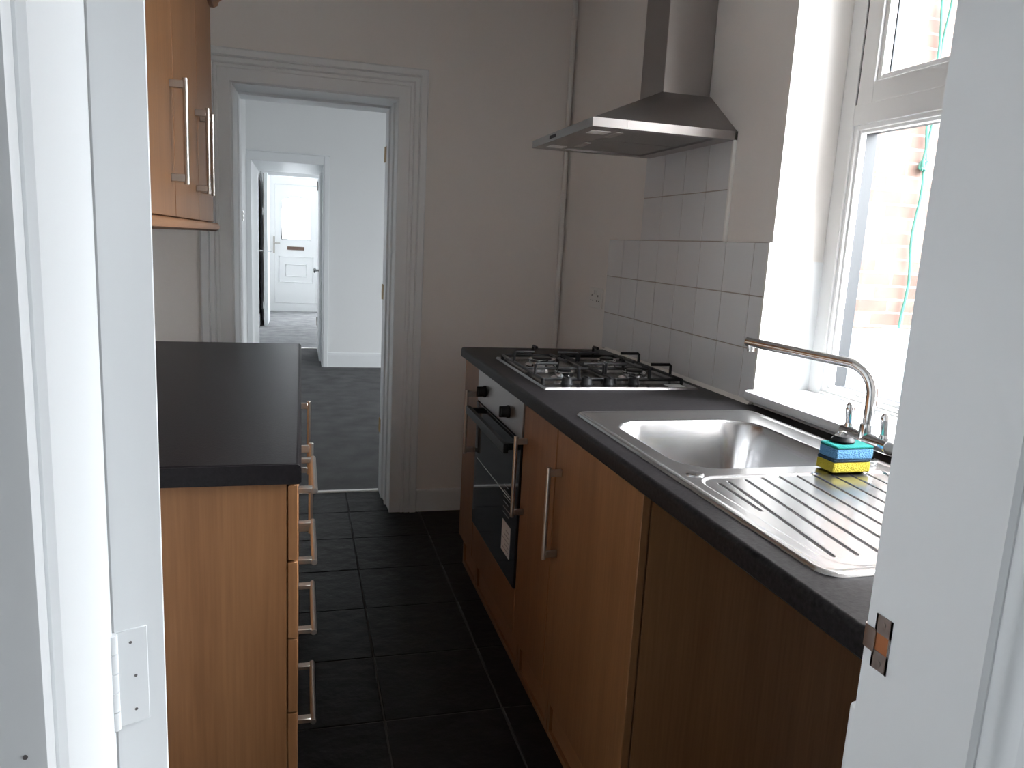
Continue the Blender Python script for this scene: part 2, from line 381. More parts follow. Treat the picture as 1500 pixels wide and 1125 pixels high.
# room behind the viewpoint (only its light reaches the picture)
g = MB(); g.box(-2.2, 2.4, -2.6, YN-.13, -.1, 0)
struct(g.build('floor_hall', M['carpet']), 'grey carpet of the room on the near side of the doorway', 'floor')
g = MB(); HW = (-.85, -.15, 1.0, 1.95)                     # unseen side openings added to light the jambs, y and z range
for xa, xb in ((-2.3, -2.2), (2.4, 2.5)):
    t_ = HW[3] if xa > 0 else HW[2]+.42
    ya, yb = (HW[0], HW[1]) if xa < 0 else (-2.15, -1.6)
    g.box(xa, xb, -2.6, ya, 0, ZC); g.box(xa, xb, yb, YN-.13, 0, ZC); g.box(xa, xb, ya, yb, 0, HW[2]); g.box(xa, xb, ya, yb, t_, ZC)
g.box(-2.3, 2.5, -2.7, -2.6, 0, ZC)
struct(g.build('wall_rear', M['paint_cool']), 'white walls of the room behind the viewpoint', 'wall')
g = MB(); g.box(-2.3, 2.5, -2.7, YN-.13, ZC, ZC+.1)
struct(g.build('ceiling_rear', M['ceil']), 'white ceiling of the room behind the viewpoint', 'ceiling')

# ------------------------------------------------------------------ kitchen window
FX = 1.40
win = thing('window_1', 'white framed kitchen window over the sink, with small top opener', 'window', (FX, (WY0+WY1)/2, WZ0), kind='structure')
def rect_frame(g, ya, yb, za, zb, wd, xa, xb, bev=.003, bot=None):
    bo = wd if bot is None else bot
    g.box(xa, xb, ya, ya+wd, za, zb, bev); g.box(xa, xb, yb-wd, yb, za, zb, bev)
    g.box(xa, xb, ya+wd-.0005, yb-wd+.0005, za, za+bo, bev); g.box(xa, xb, ya+wd-.0005, yb-wd+.0005, zb-wd, zb, bev)
TZ0, TZ1 = 1.672, 1.725
YM = 1.17                                              # hidden mullion splits lower light behind the jamb
g = MB(); rect_frame(g, WY0, WY1, WZ0, WZ1, .054, FX, FX+.065, bot=.036); g.box(FX, FX+.065, WY0+.0535, WY1-.0535, TZ0, TZ1, .003)
g.build('window_frame', M['upvc'], win)
g = MB(); rect_frame(g, WY0+.053, WY1-.053, WZ0+.035, TZ0+.001, .013, FX+.006, FX+.03, .004); rect_frame(g, WY0+.062, WY1-.062, WZ0+.044, TZ0-.008, .012, FX+.014, FX+.034, .004)
g.build('glazing_bead', M['upvc'], win)
g = MB(); rect_frame(g, WY0+.046, WY1-.046, WZ0+.034, TZ0+.002, .016, FX+.034, FX+.078, .001)
g.build('gasket', M['gasket'], win, label='dark grey glazing edge')
g = MB(); g.box(FX+.036, FX+.060, WY0+.06, WY1-.06, WZ0+.046, TZ0-.012); g.build('pane', M['glass'], win)
g = MB(); rect_frame(g, WY0+.062, WY1-.062, TZ1-.004, WZ1-.05, .056, FX-.002, FX+.05, .004, bot=.054); rect_frame(g, WY0+.116, WY1-.116, TZ1+.048, WZ1-.104, .016, FX+.006, FX+.03, .004)
sash = g.build('sash', M['upvc'], win, label='white top hung opening light')
g = MB(); rect_frame(g, WY0+.120, WY1-.120, TZ1+.052, WZ1-.108, .014, FX+.03, FX+.080, .001); g.build('gasket', M['gasket'], sash)
g = MB(); g.box(FX+.032, FX+.055, WY0+.13, WY1-.13, TZ1+.062, WZ1-.118); g.build('pane', M['glass'], sash)
g = MB(); rect_frame(g, WY0+.047, WY1-.047, TZ1-.001, WZ1-.044, .0165, FX+.004, FX+.02, .001); g.build('gasket', M['gasket'], sash)
g = MB(); g.box(FX-.018, FX-.002, 1.26, 1.30, TZ1+.014, TZ1+.034, .003); g.box(FX-.030, FX-.016, 1.22, 1.33, TZ1+.018, TZ1+.030, .004); g.build('handle', M['pl_white'], sash)
g = MB()
pr = [(FX+.005, .924), (1.206, .924), (1.199, .928), (1.196, .939), (1.199, .950), (1.206, .954), (FX+.005, .954)]
g.prism(pr, 'y', WY0+.004, 1.853)
struct(g.build('trim_6', M['gloss']), 'white window sill board with rounded nose behind the sink', 'window sill')
g = MB(); g.prism([(1.335, WY1), (1.345, WY1-.004), (FX, WY1-.005), (FX, WY1)], 'z', .954, 1.315); g.build('reveal_board', M['gloss'], win)

# ------------------------------------------------------------------ outside
BY = YT-.28
MW = (3.62, 4.15, .75, 2.35)                              # rear window of the middle room, facing the yard
g = MB(); y_ = BY-.02
g.box(XO, MW[0], y_, BY, .96, 6.0); g.box(MW[1], 4.6, y_, BY, .96, 6.0); g.box(MW[0], MW[1], y_, BY, MW[3], 6.0)
bw = struct(g.build('wall_outside', M['brick']), 'red brick house wall across the yard, seen through the window', 'wall')
g = MB(); g.box(XO, MW[0], BY-.035, BY, -.3, .96, .004); g.box(MW[1], 4.6, BY-.035, BY, -.3, .96, .004); g.box(MW[0], MW[1], BY-.035, BY, -.3, MW[2], .004)
g.build('painted_base', M['render'], bw, label='white painted lower part of the brick wall')
g = MB(); g.box(4.6, 4.83, -4.0, BY, -.3, 1.7)
struct(g.build('wall_yard', M['brick']), 'brick boundary wall of the yard, out of view', 'wall')
g = MB(); g.box(XO, 4.6, -4.0, BY, -.4, -.3)
struct(g.build('floor_outside', M['concrete']), 'concrete yard between the kitchen and the brick wall', 'ground')
g = MB(); RX = 3.30; RY = BY-.05; RZ = 1.865
for dx in (-.028, .030):
    g.tube([(RX+dx*(1-(1-i/10)**2*.2)*(1-i/10)+.012*math.sin(i*.9+dx*50), RY, RZ+.9*(1-i/10)) for i in range(11)], .008, n=8)
for i in range(5):
    a_ = i*1.26; g.tube([(RX+.025*math.cos(a_+t*.7), RY+.02*math.cos(a_+t*.5), RZ+.025*math.sin(t+i)) for t in range(8)], .009, n=8)
g.tube([(RX+.012*math.sin(i*1.1), RY, RZ-.09*i) for i in range(11)], .008, n=8)
tag(g.build('washing_line', M['rope']), 'knotted green rope hanging in front of the brick wall outside', 'rope')
g = MB(); g.tube([(3.44+.004*math.sin(i), BY-.026, 4.5-.25*i) for i in range(15)], .006, n=8)
tag(g.build('wall_cable', M['cable']), 'thin dark cable running down the brick wall outside', 'cable')

# ------------------------------------------------------------------ cabinet helpers
def bar_handle(parent, pa, pb, nrm, stand=.034, name='handle', flat=False):
    """two flat posts and a round bar; pa/pb bar ends on the door face, nrm points out of the door"""
    pa, pb, nrm = Vector(pa), Vector(pb), Vector(nrm); t = (pb-pa).normalized(); s = t.cross(nrm)
    g = MB(); mx = Matrix.Identity(4)
    for i in range(3):
        mx[i][0], mx[i][1], mx[i][2], mx[i][3] = nrm[i], s[i], t[i], pa[i]
    L = (pb-pa).length
    for a in (.006, L-.024): g.box(0, stand-.004, -.005, .005, a, a+.018, .0012, 1, mx)
    g.cyl(pa+nrm*stand, pb+nrm*stand, .0062, n=16, bev=.0012)
    return g.build(name, M['nickel'], parent, label='brushed metal bar handle')

def carcass(g, x0, x1, y0, y1, z0, z1, t=.018):
    g.box(x0, x1, y0, y0+t, z0, z1); g.box(x0, x1, y1-t, y1, z0, z1)
    g.box(x0, x1, y0+t, y1-t, z0, z0+t)

# ---- left run
FXL = -.004
def left_unit(y0, y1, label, handle_y=None, drawers=None):
    t = thing('base_cabinet', label, 'cabinet', (-.3, (y0+y1)/2, 0), 'base cabinets under the black worktop')
    g = MB(); carcass(g, XL+.004, FXL-.020, y0, y1, .0, .872); g.box(XL+.004, FXL-.02, y0+.018, y1-.018, .85, .868); g.build('carcass', M['beech'], t)
    g = MB(); g.box(FXL-.06, FXL-.042, y0+.018, y1-.018, 0, .128); g.build('plinth', M['beech_h'], t)
    if drawers:
        for za, zb, hz in drawers:
            g = MB(); g.box(FXL-.018, FXL, y0+.002, y1-.002, za, zb, .0015, 1); d_ = g.build('drawer', M['beech'], t)
            ym = (y0+y1)/2; bar_handle(d_, (FXL, ym-.12, hz), (FXL, ym+.12, hz), (1, 0, 0), stand=.032)
    else:
        g = MB(); g.box(FXL-.018, FXL, y0+.002, y1-.002, .132, .868, .0015, 1); d_ = g.build('door', M['beech'], t)
        bar_handle(d_, (FXL, handle_y, .56), (FXL, handle_y, .80), (1, 0, 0), stand=.030)
    return t
left_unit(1.385, 1.885, 'beech drawer cabinet at the near end of the black worktop, bare side panel facing out',
          drawers=[(.722, .868, .812), (.566, .719, .660), (.412, .563, .506), (.132, .409, .30)])
left_unit(1.889, 2.386, 'beech door cabinet in the middle of the black worktop run', handle_y=1.935)
left_unit(2.390, 2.965, 'beech door cabinet at the doorway end of the black worktop', handle_y=2.445)
# worktop left
g = MB()
def bull(xf, zt, zb, dirn, r=.010, n=5):
    """front edge profile from bottom to top; dirn +1 when the front faces +x"""
    pts = [(xf, zb), ]
    pts = [(xf-dirn*.004, zb)]+[(xf, zb+.004)]
    for i in range(n+1):
        a = i*PI/2/n; pts.append((xf-dirn*r+dirn*r*math.cos(a), zt-r+r*math.sin(a)))
    return pts
pr = bull(.002, WT, .873, 1)+[(XL+.003, WT), (XL+.003, .873)]
g.prism(pr, 'y', 1.376, 2.98)
bmesh.ops.bevel(g.bm, geom=[e_ for e_ in g.bm.edges if all(abs(v.co.y-1.376) < 1e-5 for v in e_.verts) and all(v.co.z > WT-1e-5 for v in e_.verts)], offset=.006, segments=3, affect='EDGES')
tag(g.build('worktop', M['worktop_l']), 'smooth black worktop on the cabinet run beside the open door', 'worktop')

# ---- wall cabinets on the left
XU = -.30
def wall_unit(y0, y1, label, handle_y, z0=1.341, z1=2.06, m=.9):
    t = thing('wall_cabinet', label, 'cabinet', (-.45, (y0+y1)/2, z0), 'beech wall cabinets above the black worktop')
    g = MB(); carcass(g, XL+.004, XU-.02, y0, y1, z0, z1); g.box(XL+.004, XU-.02, y0+.018, y1-.018, z1-.018, z1); g.build('carcass', M['beech'], t)
    g = MB(); g.box(XU-.018, XU, y0+.0015, y1-.0015, z0+.002, z1-.003, .0015, 1); d_ = g.build('door', M['beech'], t)
    bar_handle(d_, (XU, handle_y, 1.420), (XU, handle_y, 1.665), (1, 0, 0), stand=.035)
wall_unit(1.60, 2.10, 'nearest beech wall cabinet, its bar handle beside the first door joint', 2.045)
wall_unit(2.102, 2.556, 'second beech wall cabinet, handle touching the next one', 2.505)
wall_unit(2.558, 2.965, 'end beech wall cabinet next to the far doorway', 2.625)
g = MB()
def lmould(pts_x, name, label):
    prof = pts_x; rings = []
    for (cx, cy, ox, oy) in ((XU, 1.60, 1, 0), (XU, 2.965, 1, 1), (XL+.004, 2.965, 0, 1)):
        rings.append([g.bm.verts.new((cx+ox*u, cy+oy*u, z)) for u, z in prof])
    n = len(prof)
    for A_, B_ in zip(rings, rings[1:]):
        for i in range(n): g.bm.faces.new((A_[i], A_[(i+1) % n], B_[(i+1) % n], B_[i]))
    g.bm.faces.new(rings[0]); g.bm.faces.new(rings[-1])
    return g.build(name, M['beech_h'])
o = lmould([(-.045, 1.340), (.010, 1.340), (.016, 1.336), (.019, 1.328), (.016, 1.318), (.006, 1.312), (-.045, 1.312)], 'pelmet_rail', '')
tag(o, 'rounded beech pelmet strip along the bottom of the wall cabinets', 'pelmet')
g = MB()
o = lmould([(-.02, 2.061), (.012, 2.061), (.022, 2.07), (.026, 2.085), (.045, 2.105), (.048, 2.118), (-.02, 2.118)], 'cornice', '')
tag(o, 'beech cornice moulding on top of the wall cabinets', 'cornice')

# ---- right run
FXR = .635
def right_unit(y0, y1, label, handle, hinge=None, sides=None):
    t = thing('base_cabinet', label, 'cabinet', (.93, (y0+y1)/2, 0), 'base cabinets under the sink worktop')
    g = MB(); carcass(g, FXR+.021, XR-.01, y0, y1, 0, .868); g.build('carcass', M['beech'], t)
    g = MB(); g.box(FXR, FXR+.018, y0+.001, y1-.001, .133, .866, .0015, 1); d_ = g.build('door', M['beech'], t)
    bar_handle(d_, (FXR, handle, .530), (FXR, handle, .775), (-1, 0, 0), stand=.034)
    g = MB(); g.box(FXR+.030, FXR+.046, y0+.018, y1-.018, 0, .13); g.build('plinth', M['beech_h'], t)
    return t
right_unit(1.283, 1.796, 'beech sink cabinet with door and bare end panel facing out', 1.752)
right_unit(1.800, 2.100, 'narrow beech cabinet between the oven and the sink cabinet', 2.062)
right_unit(2.706, 2.950, 'narrow beech cabinet beyond the oven at the far end of the worktop', 2.752)
# oven housing and oven
t = thing('oven_housing', 'beech housing around the oven with plain panel beneath it', 'cabinet', (.93, 2.403, 0))
g = MB(); carcass(g, FXR+.021, XR-.01, 2.103, 2.703, 0, .868); g.box(FXR+.021, XR-.1, 2.121, 2.685, .245, .263); g.build('carcass', M['beech'], t)
g = MB(); g.box(FXR, FXR+.018, 2.104, 2.702, .133, .276, .0015, 1); g.build('filler_panel', M['beech'], t)
g = MB(); g.box(FXR+.030, FXR+.046, 2.122, 2.684, 0, .13); g.build('plinth', M['beech_h'], t)
ov = thing('built_in_oven', 'built-in electric oven with black glass door under the hob', 'oven', (.9, 2.403, .265))
g = MB(); g.box(FXR+.022, 1.16, 2.124, 2.682, .265, .845); g.build('oven_body', M['black'], ov)
g = MB(); g.box(FXR-.004, FXR+.02, 2.106, 2.700, .750, .864, .002, 2); cp = g.build('control_panel', M['steel_hood'], ov, label='steel control panel')
for y in (2.585, 2.262):
    g = MB(); g.lathe([(.021, 0), (.021, -.006), (.0175, -.010), (.016, -.024), (.014, -.027)], (FXR-.004, y, .803), n=28, axis='x'); g.box(FXR-.036, FXR-.012, y-.0045, y+.0045, .785, .821, .002, 1)
    g.build('knob', M['plastic_b'], cp, label='black control knob')
g = MB(); g.box(FXR-.006, FXR+.02, 2.106, 2.700, .280, .745, .002, 2); od = g.build('oven_door', M['black_glass'], ov, label='black glass door')
g = MB()
g.box(FXR-.052, FXR-.036, 2.13, 2.676, .704, .734, .003, 2)
for y in (2.15, 2.644): g.box(FXR-.034, FXR-.005, y, y+.022, .709, .729, .002, 1)
g.build('handle', M['black'], od, label='black bar handle')
g = MB(); g.box(FXR-.0072, FXR-.006, 2.165, 2.262, .350, .452); st = g.build('energy_label', M['sticker'], od, label='pale label stuck on the oven glass')
g = MB()
for k in range(6):
    L_ = (.07, .085, .06, .08, .075, .05)[k]
    g.box(FXR-.0070, FXR-.006, 2.262-L_, 2.262, .475+.018*k, .4775+.018*k)
g.build('printed_lines', M['print'], od)
g = MB()
for k in range(5): g.box(FXR-.0078, FXR-.0071, 2.175, 2.175+(.07, .05, .075, .06, .04)[k], .364+.016*k, .3665+.016*k)
g.build('printed_lines', M['print'], st)
g = MB(); g.cyl((FXR-.0065, 2.16, .540), (FXR-.0065, 2.66, .540), .0014, n=6); g.build('shelf_line', M['nickel'], od)

# worktop right with cut-out for the sink bowl
XF = .615; BW0, BW1, BX0, BX1 = 1.245, 1.700, .69, 1.125
g = MB(); pr = bull(XF, WT, .872, -1)+[(BX0, WT), (BX0, .872)]
g.prism(pr, 'y', .604, 2.955)
g.box(BX0, XR-.003, .604, BW0, .872, WT); g.box(BX0, XR-.003, BW1, 2.955, .872, WT); g.box(BX1, XR-.003, BW0, BW1, .872, WT)
tag(g.build('worktop', M['worktop']), 'dark speckled worktop carrying the hob and the sink', 'worktop')

# ------------------------------------------------------------------ sink (pressed steel sheet as a height field)
SX0, SX1, SY0, SY1, SZ = .662, 1.172, .790, 1.772, WT+.001
def rr(x, y, cx, cy, hx, hy, r):
    qx, qy = abs(x-cx)-(hx-r), abs(y-cy)-(hy-r)
    return math.hypot(max(qx, 0), max(qy, 0))+min(max(qx, qy), 0)-r
def sst(a, b, v):
    t_ = min(1, max(0, (v-a)/(b-a))); return t_*t_*(3-2*t_)
def bowl_d(x, y): return rr(x, y, .905, 1.468, .190, .200, .085)
def drain_d(x, y): return rr(x, y, .920, 1.018, .222, .205, .05)
grooves = [(.7235+.0395*k, .853) for k in range(10)]
def height(x, y):
    do = -rr(x, y, (SX0+SX1)/2, (SY0+SY1)/2, (SX1-SX0)/2, (SY1-SY0)/2, .035)
    z = .0045*sst(0, .005, do)-.0022*sst(.010, .020, do)
    b = -bowl_d(x, y)
    if b > -.004:
        z -= .003*sst(-.004, .006, b)+.148*sst(.000, .040, b)
        z -= .004*max(0, b-.05)/.1
        return z, 1
    dd = -drain_d(x, y)
    z -= .0028*sst(0, .008, dd)
    part = 2 if dd > 0 else 0
    if y < 1.225 and dd > -.002:
        for gx, ye in grooves+[(None, 1.04)]:
            xc = .728+.05*(y-1.04) if gx is None else gx+.037*(y-.853)/.35
            ys = 1.19 if gx is None else min(1.222, 1.198+.008*(gx-.72)/.04)
            if abs(x-xc) < .0036 and ye < y < ys:
                z -= .0050*(1-abs(x-xc)/.0036)*min(1, (y-ye)/.012)*min(1, (ys-y)/.012)
    return z, part
nx, ny = 600, 250
gs = [MB(), MB(), MB()]
HG = []
for j in range(ny+1):
    row = []
    for i in range(nx+1):
        x = SX0+(SX1-SX0)*i/nx; y = SY0+(SY1-SY0)*j/ny
        row.append((x, y)+height(x, y))
    HG.append(row)
vm = [{}, {}, {}]
def rim_d(x, y): return rr(x, y, (SX0+SX1)/2, (SY0+SY1)/2, (SX1-SX0)/2, (SY1-SY0)/2, .035)
def gv(p, i, j):
    k = (i, j)
    if k not in vm[p]:
        x, y, z, _ = HG[j][i]; q = rim_d(x, y)
        if q > 0:
            gx, gy = (rim_d(x+1e-4, y)-q)/1e-4, (rim_d(x, y+1e-4)-q)/1e-4; x -= gx*q; y -= gy*q; z = -.0005
        vm[p][k] = gs[p].bm.verts.new((x, y, SZ+z))
    return vm[p][k]
for j in range(ny):
    for i in range(nx):
        x, y = (HG[j][i][0]+HG[j][i+1][0])/2, (HG[j][i][1]+HG[j+1][i][1])/2
        if min(rim_d(HG[j+b][i+a][0], HG[j+b][i+a][1]) for a in (0, 1) for b in (0, 1)) > -1e-6: continue
        p = HG[j][i][3]
        gs[p].bm.faces.new((gv(p, i, j), gv(p, i+1, j), gv(p, i+1, j+1), gv(p, i, j+1)))
sk = thing('kitchen_sink', 'stainless steel sink with ribbed drainer set in the speckled worktop', 'sink', (.917, 1.28, WT))
def build_sheet(gm, name, label=None):
    me_o = gm.build(name, M['sink'], sk, label=label, smooth=True)
    me_o.data.set_sharp_from_angle(angle=PI)
    return me_o
build_sheet(gs[0], 'rim'); build_sheet(gs[1], 'bowl', 'deep rounded steel bowl'); build_sheet(gs[2], 'drainer', 'ribbed draining board')
g = MB(); g.lathe([(.002, .0015), (.030, .0015), (.036, .0025), (.038, 0)], (.905, 1.468, SZ-.1525), n=32); g.build('waste', M['chrome'], sk)
g = MB(); g.lathe([(.017, 0), (.017, .0025), (.014, .004), (.002, .0042)], (.712, 1.236, SZ+.0015), n=24); g.build('tap_hole_cover', M['chrome'], sk, label='small round metal cover')

# tap
tp = thing('mixer_tap', 'chrome mixer tap with swan neck spout behind the sponges', 'tap', (1.125, 1.283, WT+.004))
TX, TY, TZ = 1.125, 1.283, .962
g = MB(); g.cyl((TX, TY, WT+.003), (TX, TY, WT+.012), .027, n=32, bev=.002); g.cyl((TX, TY, WT+.01), (TX, TY, TZ), .020, .019, n=28)
g.cyl((TX, 1.215, TZ), (TX, 1.352, TZ), .0165, n=28, bev=.003); g.cyl((TX, TY, TZ), (TX, TY, .995), .0165, .0150, n=28, bev=.002)
g.build('tap_body', M['chrome'], tp)
sd = Vector((-.10, .32, 0)).normalized(); R_ = .060; zt = 1.112
pts = [(TX, TY, .985), (TX, TY, 1.02), (TX, TY, zt-R_)]
for i in range(1, 11):
    a_ = i*PI/2/10; p_ = Vector((TX, TY, zt-R_))+sd*(R_*(1-math.cos(a_)))+Vector((0, 0, R_*math.sin(a_))); pts.append(tuple(p_))
for i in range(1, 7): pts.append(tuple(Vector((TX, TY, zt+.0015*i))+sd*(R_+.045*i)))
g = MB(); g.tube(pts, .0112, n=20)
e_ = Vector(pts[-1]); g.cyl(e_-sd*.012+Vector((0, 0, -.006)), e_-sd*.012+Vector((0, 0, -.022)), .009, n=20, bev=.001)
g.build('spout', M['chrome'], tp)
for y in (1.233, 1.336):
    g = MB(); g.cyl((TX, y, TZ), (TX, y, TZ+.022), .011, .010, n=20, bev=.001)
    g.tube([(TX, y, TZ+.015), (TX-.001, y, TZ+.03), (TX-.003, y, TZ+.05), (TX-.005, y, TZ+.062), (TX-.006, y, TZ+.066)], [.0085, .0088, .0098, .0075, .003], n=16)
    g.build('lever', M['chrome'], tp)

# sponges and plug
sy0, sy1, sx0, sx1 = 1.209, 1.261, .996, 1.082
zb = .9150
def sponge(name, z, ma, mb, label, dx=0, rot=0.):
    t = thing(name, label, 'sponge', ((sx0+sx1)/2+dx, (sy0+sy1)/2, z), 'washing-up sponges on the drainer')
    R = Matrix.Translation(t.location) @ Matrix.Rotation(rot, 4, 'Z') @ Matrix.Translation(-t.location)
    g = MB(); g.box(sx0+dx, sx1+dx, sy0, sy1, z, z+.0205, .003, 2, R); g.build('foam', ma, t)
    g = MB(); g.box(sx0+dx, sx1+dx, sy0, sy1, z+.0205, z+.0265, .002, 1, R); g.build('scourer', mb, t)
sponge('sponge', zb, M['sponge_y'], M['scour_d'], 'yellow sponge with dark scourer, lying under the blue one', -.002)
sponge('sponge', zb+.0265, M['sponge_b'], M['scour_g'], 'blue sponge with green scourer, stacked on the yellow one', .001, .02)
pg = thing('sink_plug', 'round black sink plug lying on top of the blue sponge', 'plug', (1.036, 1.243, zb+.053))
g = MB(); g.lathe([(.016, 0), (.021, .001), (.023, .004), (.0215, .007), (.018, .010), (.0165, .013), (.004, .0135)], pg.location, n=32); g.build('plug_disc', M['rubber'], pg)
g = MB(); g.tube([(1.036+.008*math.cos(k*PI/8), 1.243+.002, zb+.0665+.007*math.sin(k*PI/8)) for k in range(9)], .0016, n=8); g.build('ring', M['nickel'], pg)

# ------------------------------------------------------------------ hob
HX0, HX1, HY0, HY1 = .682, 1.178, 2.068, 2.662
hb = thing('gas_hob', 'four burner stainless gas hob with black pan supports', 'hob', (.93, 2.365, WT))
g = MB(); g.hull([(HX0, HY0, WT+.0005), (HX1, HY0, WT+.0005), (HX1, HY1, WT+.0005), (HX0, HY1, WT+.0005)], [(HX0+.004, HY0+.004, WT+.007), (HX1-.004, HY0+.004, WT+.007), (HX1-.004, HY1-.004, WT+.007), (HX0+.004, HY1-.004, WT+.007)])
g.build('hob_plate', M['steel'], hb)
HZ = WT+.007
for bx, by, br in ((.795, 2.232, .030), (1.035, 2.237, .038), (.800, 2.480, .046), (1.040, 2.485, .034)):
    g = MB(); g.lathe([(br+.012, 0), (br+.012, .002), (br+.004, .006), (br, .008), (br, .021), (br-.002, .023), (br*.75, .0235)], (bx, by, HZ), n=32); b_ = g.build('burner', M['chrome'], hb, label='shiny burner ring')
    g = MB(); g.lathe([(br*.68, .0225), (br*.72, .024), (br*.72, .027), (br*.64, .029), (.002, .0295)], (bx, by, HZ), n=32); g.build('burner_cap', M['black'], b_, label='black burner cap')
for kx in (.768, .830, .902, .984):
    g = MB(); g.lathe([(.019, 0), (.019, .003), (.0165, .006), (.015, .020), (.013, .022)], (kx, 2.125, HZ), n=24); g.box(kx-.004, kx+.004, 2.125-.0165, 2.125+.0165, HZ+.02, HZ+.0255, .0015, 1)
    g.build('knob', M['plastic_b'], hb, label='black control knob')
for xa, xb in ((.702, .928), (.936, 1.162)):
    g = MB(); ya, yb, zt, r_ = 2.155, 2.640, HZ+.045, .0050
    zl = HZ+.010; xc = (xa+xb)/2
    g.tube([(xa, ya, zl), (xb, ya, zl), (xb, yb, zl), (xa, yb, zl)], r_, n=8, closed=True)
    for cy in (2.235, 2.482):
        for (px, py, dx, dy) in ((xa, cy, 1, 0), (xb, cy, -1, 0)):
            g.tube([(px, py, zl), (px, py, zt-.004), (px+dx*.004, py, zt), (px+dx*.07, py, zt)], r_, n=8)
    for (py, dy) in ((ya, 1), (yb, -1)):
        g.tube([(xc, py, zl), (xc, py, zt-.004), (xc, py+dy*.004, zt), (xc, py+dy*.045, zt)], r_, n=8)
    g.tube([(xa, 2.358, zl), (xa+.004, 2.358, zl), (xb-.004, 2.358, zl), (xb, 2.358, zl)], r_, n=8)
    for dy in (-1, 1):
        g.tube([(xc, 2.358, zl), (xc, 2.358+dy*.004, zt-.004), (xc, 2.358+dy*.012, zt), (xc, 2.358+dy*.08, zt)], r_, n=8)
    for px, py in ((xa, ya), (xb, ya), (xa, yb), (xb, yb)): g.cyl((px, py, HZ), (px, py, zl+.003), .0055, n=10)
    g.build('pan_support', M['black'], hb, label='black wire pan support')
g = MB(); g.box(1.085, 1.14, 2.085, 2.125, HZ, HZ+.0006); g.build('rating_sticker', M['sticker'], hb, label='small pale sticker')

# ------------------------------------------------------------------ cooker hood
hx0, hy0, hy1, z0, z1 = .780, 2.088, 2.672, 1.655, 1.680
ho = thing('cooker_hood', 'stainless steel chimney cooker hood over the hob', 'cooker hood', (1.0, 2.38, z0))
cx0, cy0, cy1, cz = 1.074, 2.277, 2.448, 1.805
g = MB(); g.hull([(hx0+.004, hy0+.004, z1), (XR-.001, hy0+.004, z1), (XR-.001, hy1-.004, z1), (hx0+.004, hy1-.004, z1)], [(cx0-.006, cy0-.006, cz), (XR-.001, cy0-.006, cz), (XR-.001, cy1+.006, cz), (cx0-.006, cy1+.006, cz)])
g.build('canopy', M['steel_hood'], ho)
g = MB(); bw_ = .030
g.box(hx0, hx0+bw_+.075, hy0, hy1, z0, z1, .0004, 1); g.box(hx0+bw_+.075, XR-.001, hy0, hy0+bw_, z0, z1, .0004, 1); g.box(hx0+bw_+.075, XR-.001, hy1-bw_, hy1, z0, z1, .0004, 1); g.box(XR-.06, XR-.001, hy0+bw_, hy1-bw_, z0, z1, .0004, 1)
g.build('rim', M['steel_hood'], ho)
ym = (hy0+hy1)/2
for a_, b_ in ((hy0+.028, ym-.004), (ym+.004, hy1-.028)):
    g = MB(); g.box(hx0+.10, XR-.055, a_, b_, z0+.006, z0+.014, .001, 1); f_ = g.build('grease_filter', M['filter'], ho, label='metal grease filter')
    g = MB(); g.box(hx0+.115, hx0+.14, (a_+b_)/2-.05, (a_+b_)/2+.05, z0+.003, z0+.008, .001, 1); g.build('filter_catch', M['nickel'], f_)
g = MB(); g.box(hx0+.028, hx0+.085, hy0+.07, hy0+.13, z0-.0015, z0+.004, .001, 1); g.build('lamp_cover', M['pl_white'], ho, label='pale lamp cover')
g = MB(); g.box(hx0+.028, hx0+.085, hy1-.13, hy1-.07, z0-.0015, z0+.004, .001, 1); g.build('lamp_cover', M['pl_white'], ho, label='pale lamp cover')
g = MB(); g.box(hx0-.0015, hx0+.004, 2.415, 2.475, z0+.008, z0+.018); g.build('switch_panel', M['plastic_b'], ho, label='black switch strip')
g = MB(); g.box(cx0, XR-.001, cy0, cy1, cz-.01, 2.24, .0015, 1); g.build('lower_chimney', M['steel_hood'], ho)
g = MB(); g.box(cx0+.004, XR-.001, cy0+.004, cy1-.004, 2.20, ZC-.001, .0015, 1); g.build('upper_chimney', M['steel_hood'], ho)

# ------------------------------------------------------------------ socket, pipe
def wall_plate(name, label, cat, o, u, n, wdt, hgt, kind):
    """o centre on wall, u horizontal direction, n wall normal"""
    o, u, n = Vector(o), Vector(u), Vector(n); mx = Matrix.Identity(4)
    for i in range(3): mx[i][0], mx[i][1], mx[i][2], mx[i][3] = u[i], n[i], (0, 0, 1)[i], o[i]
    t = thing(name, label, cat, tuple(o))
    g = MB(); g.box(-wdt/2, wdt/2, 0, .009, -hgt/2, hgt/2, .003, 2, mx); g.build('plate', M['pl_white'], t)
    if kind == 'socket':
        for s in (-1, 1):
            g = MB(); g.box(s*.035-.003, s*.035+.003, .009, .0098, .006, .014, mx=mx); g.box(s*.035-.016, s*.035-.008, .009, .0098, -.014, -.010, mx=mx); g.box(s*.035+.008, s*.035+.016, .009, .0098, -.014, -.010, mx=mx); g.build('pin_holes', M['dark'], t)
            g = MB(); g.box(s*.012-.006, s*.012+.006, .008, .013, .014, .032, .001, 1, mx); g.build('rocker_switch', M['pl_white'], t)
    else:
        for s in ((-.018, .018) if kind == 2 else (0,)):
            g = MB(); g.box(-.006, .006, .008, .015, s-.011, s+.011, .001, 1, mx); g.build('rocker_switch', M['pl_white'], t)
wall_plate('double_socket', 'white double socket beside the far end of the splashback tiles', 'socket', (XR, 3.112, 1.112), (0, 1, 0), (-1, 0, 0), .146, .086, 'socket')
g = MB(); g.cyl((XR-.022, YB-.022, 0), (XR-.022, YB-.022, ZC-.001), .011, n=16)
pp = tag(g.build('water_pipe', M['pl_white']), 'thin white painted pipe running up the corner beside the socket', 'pipe')
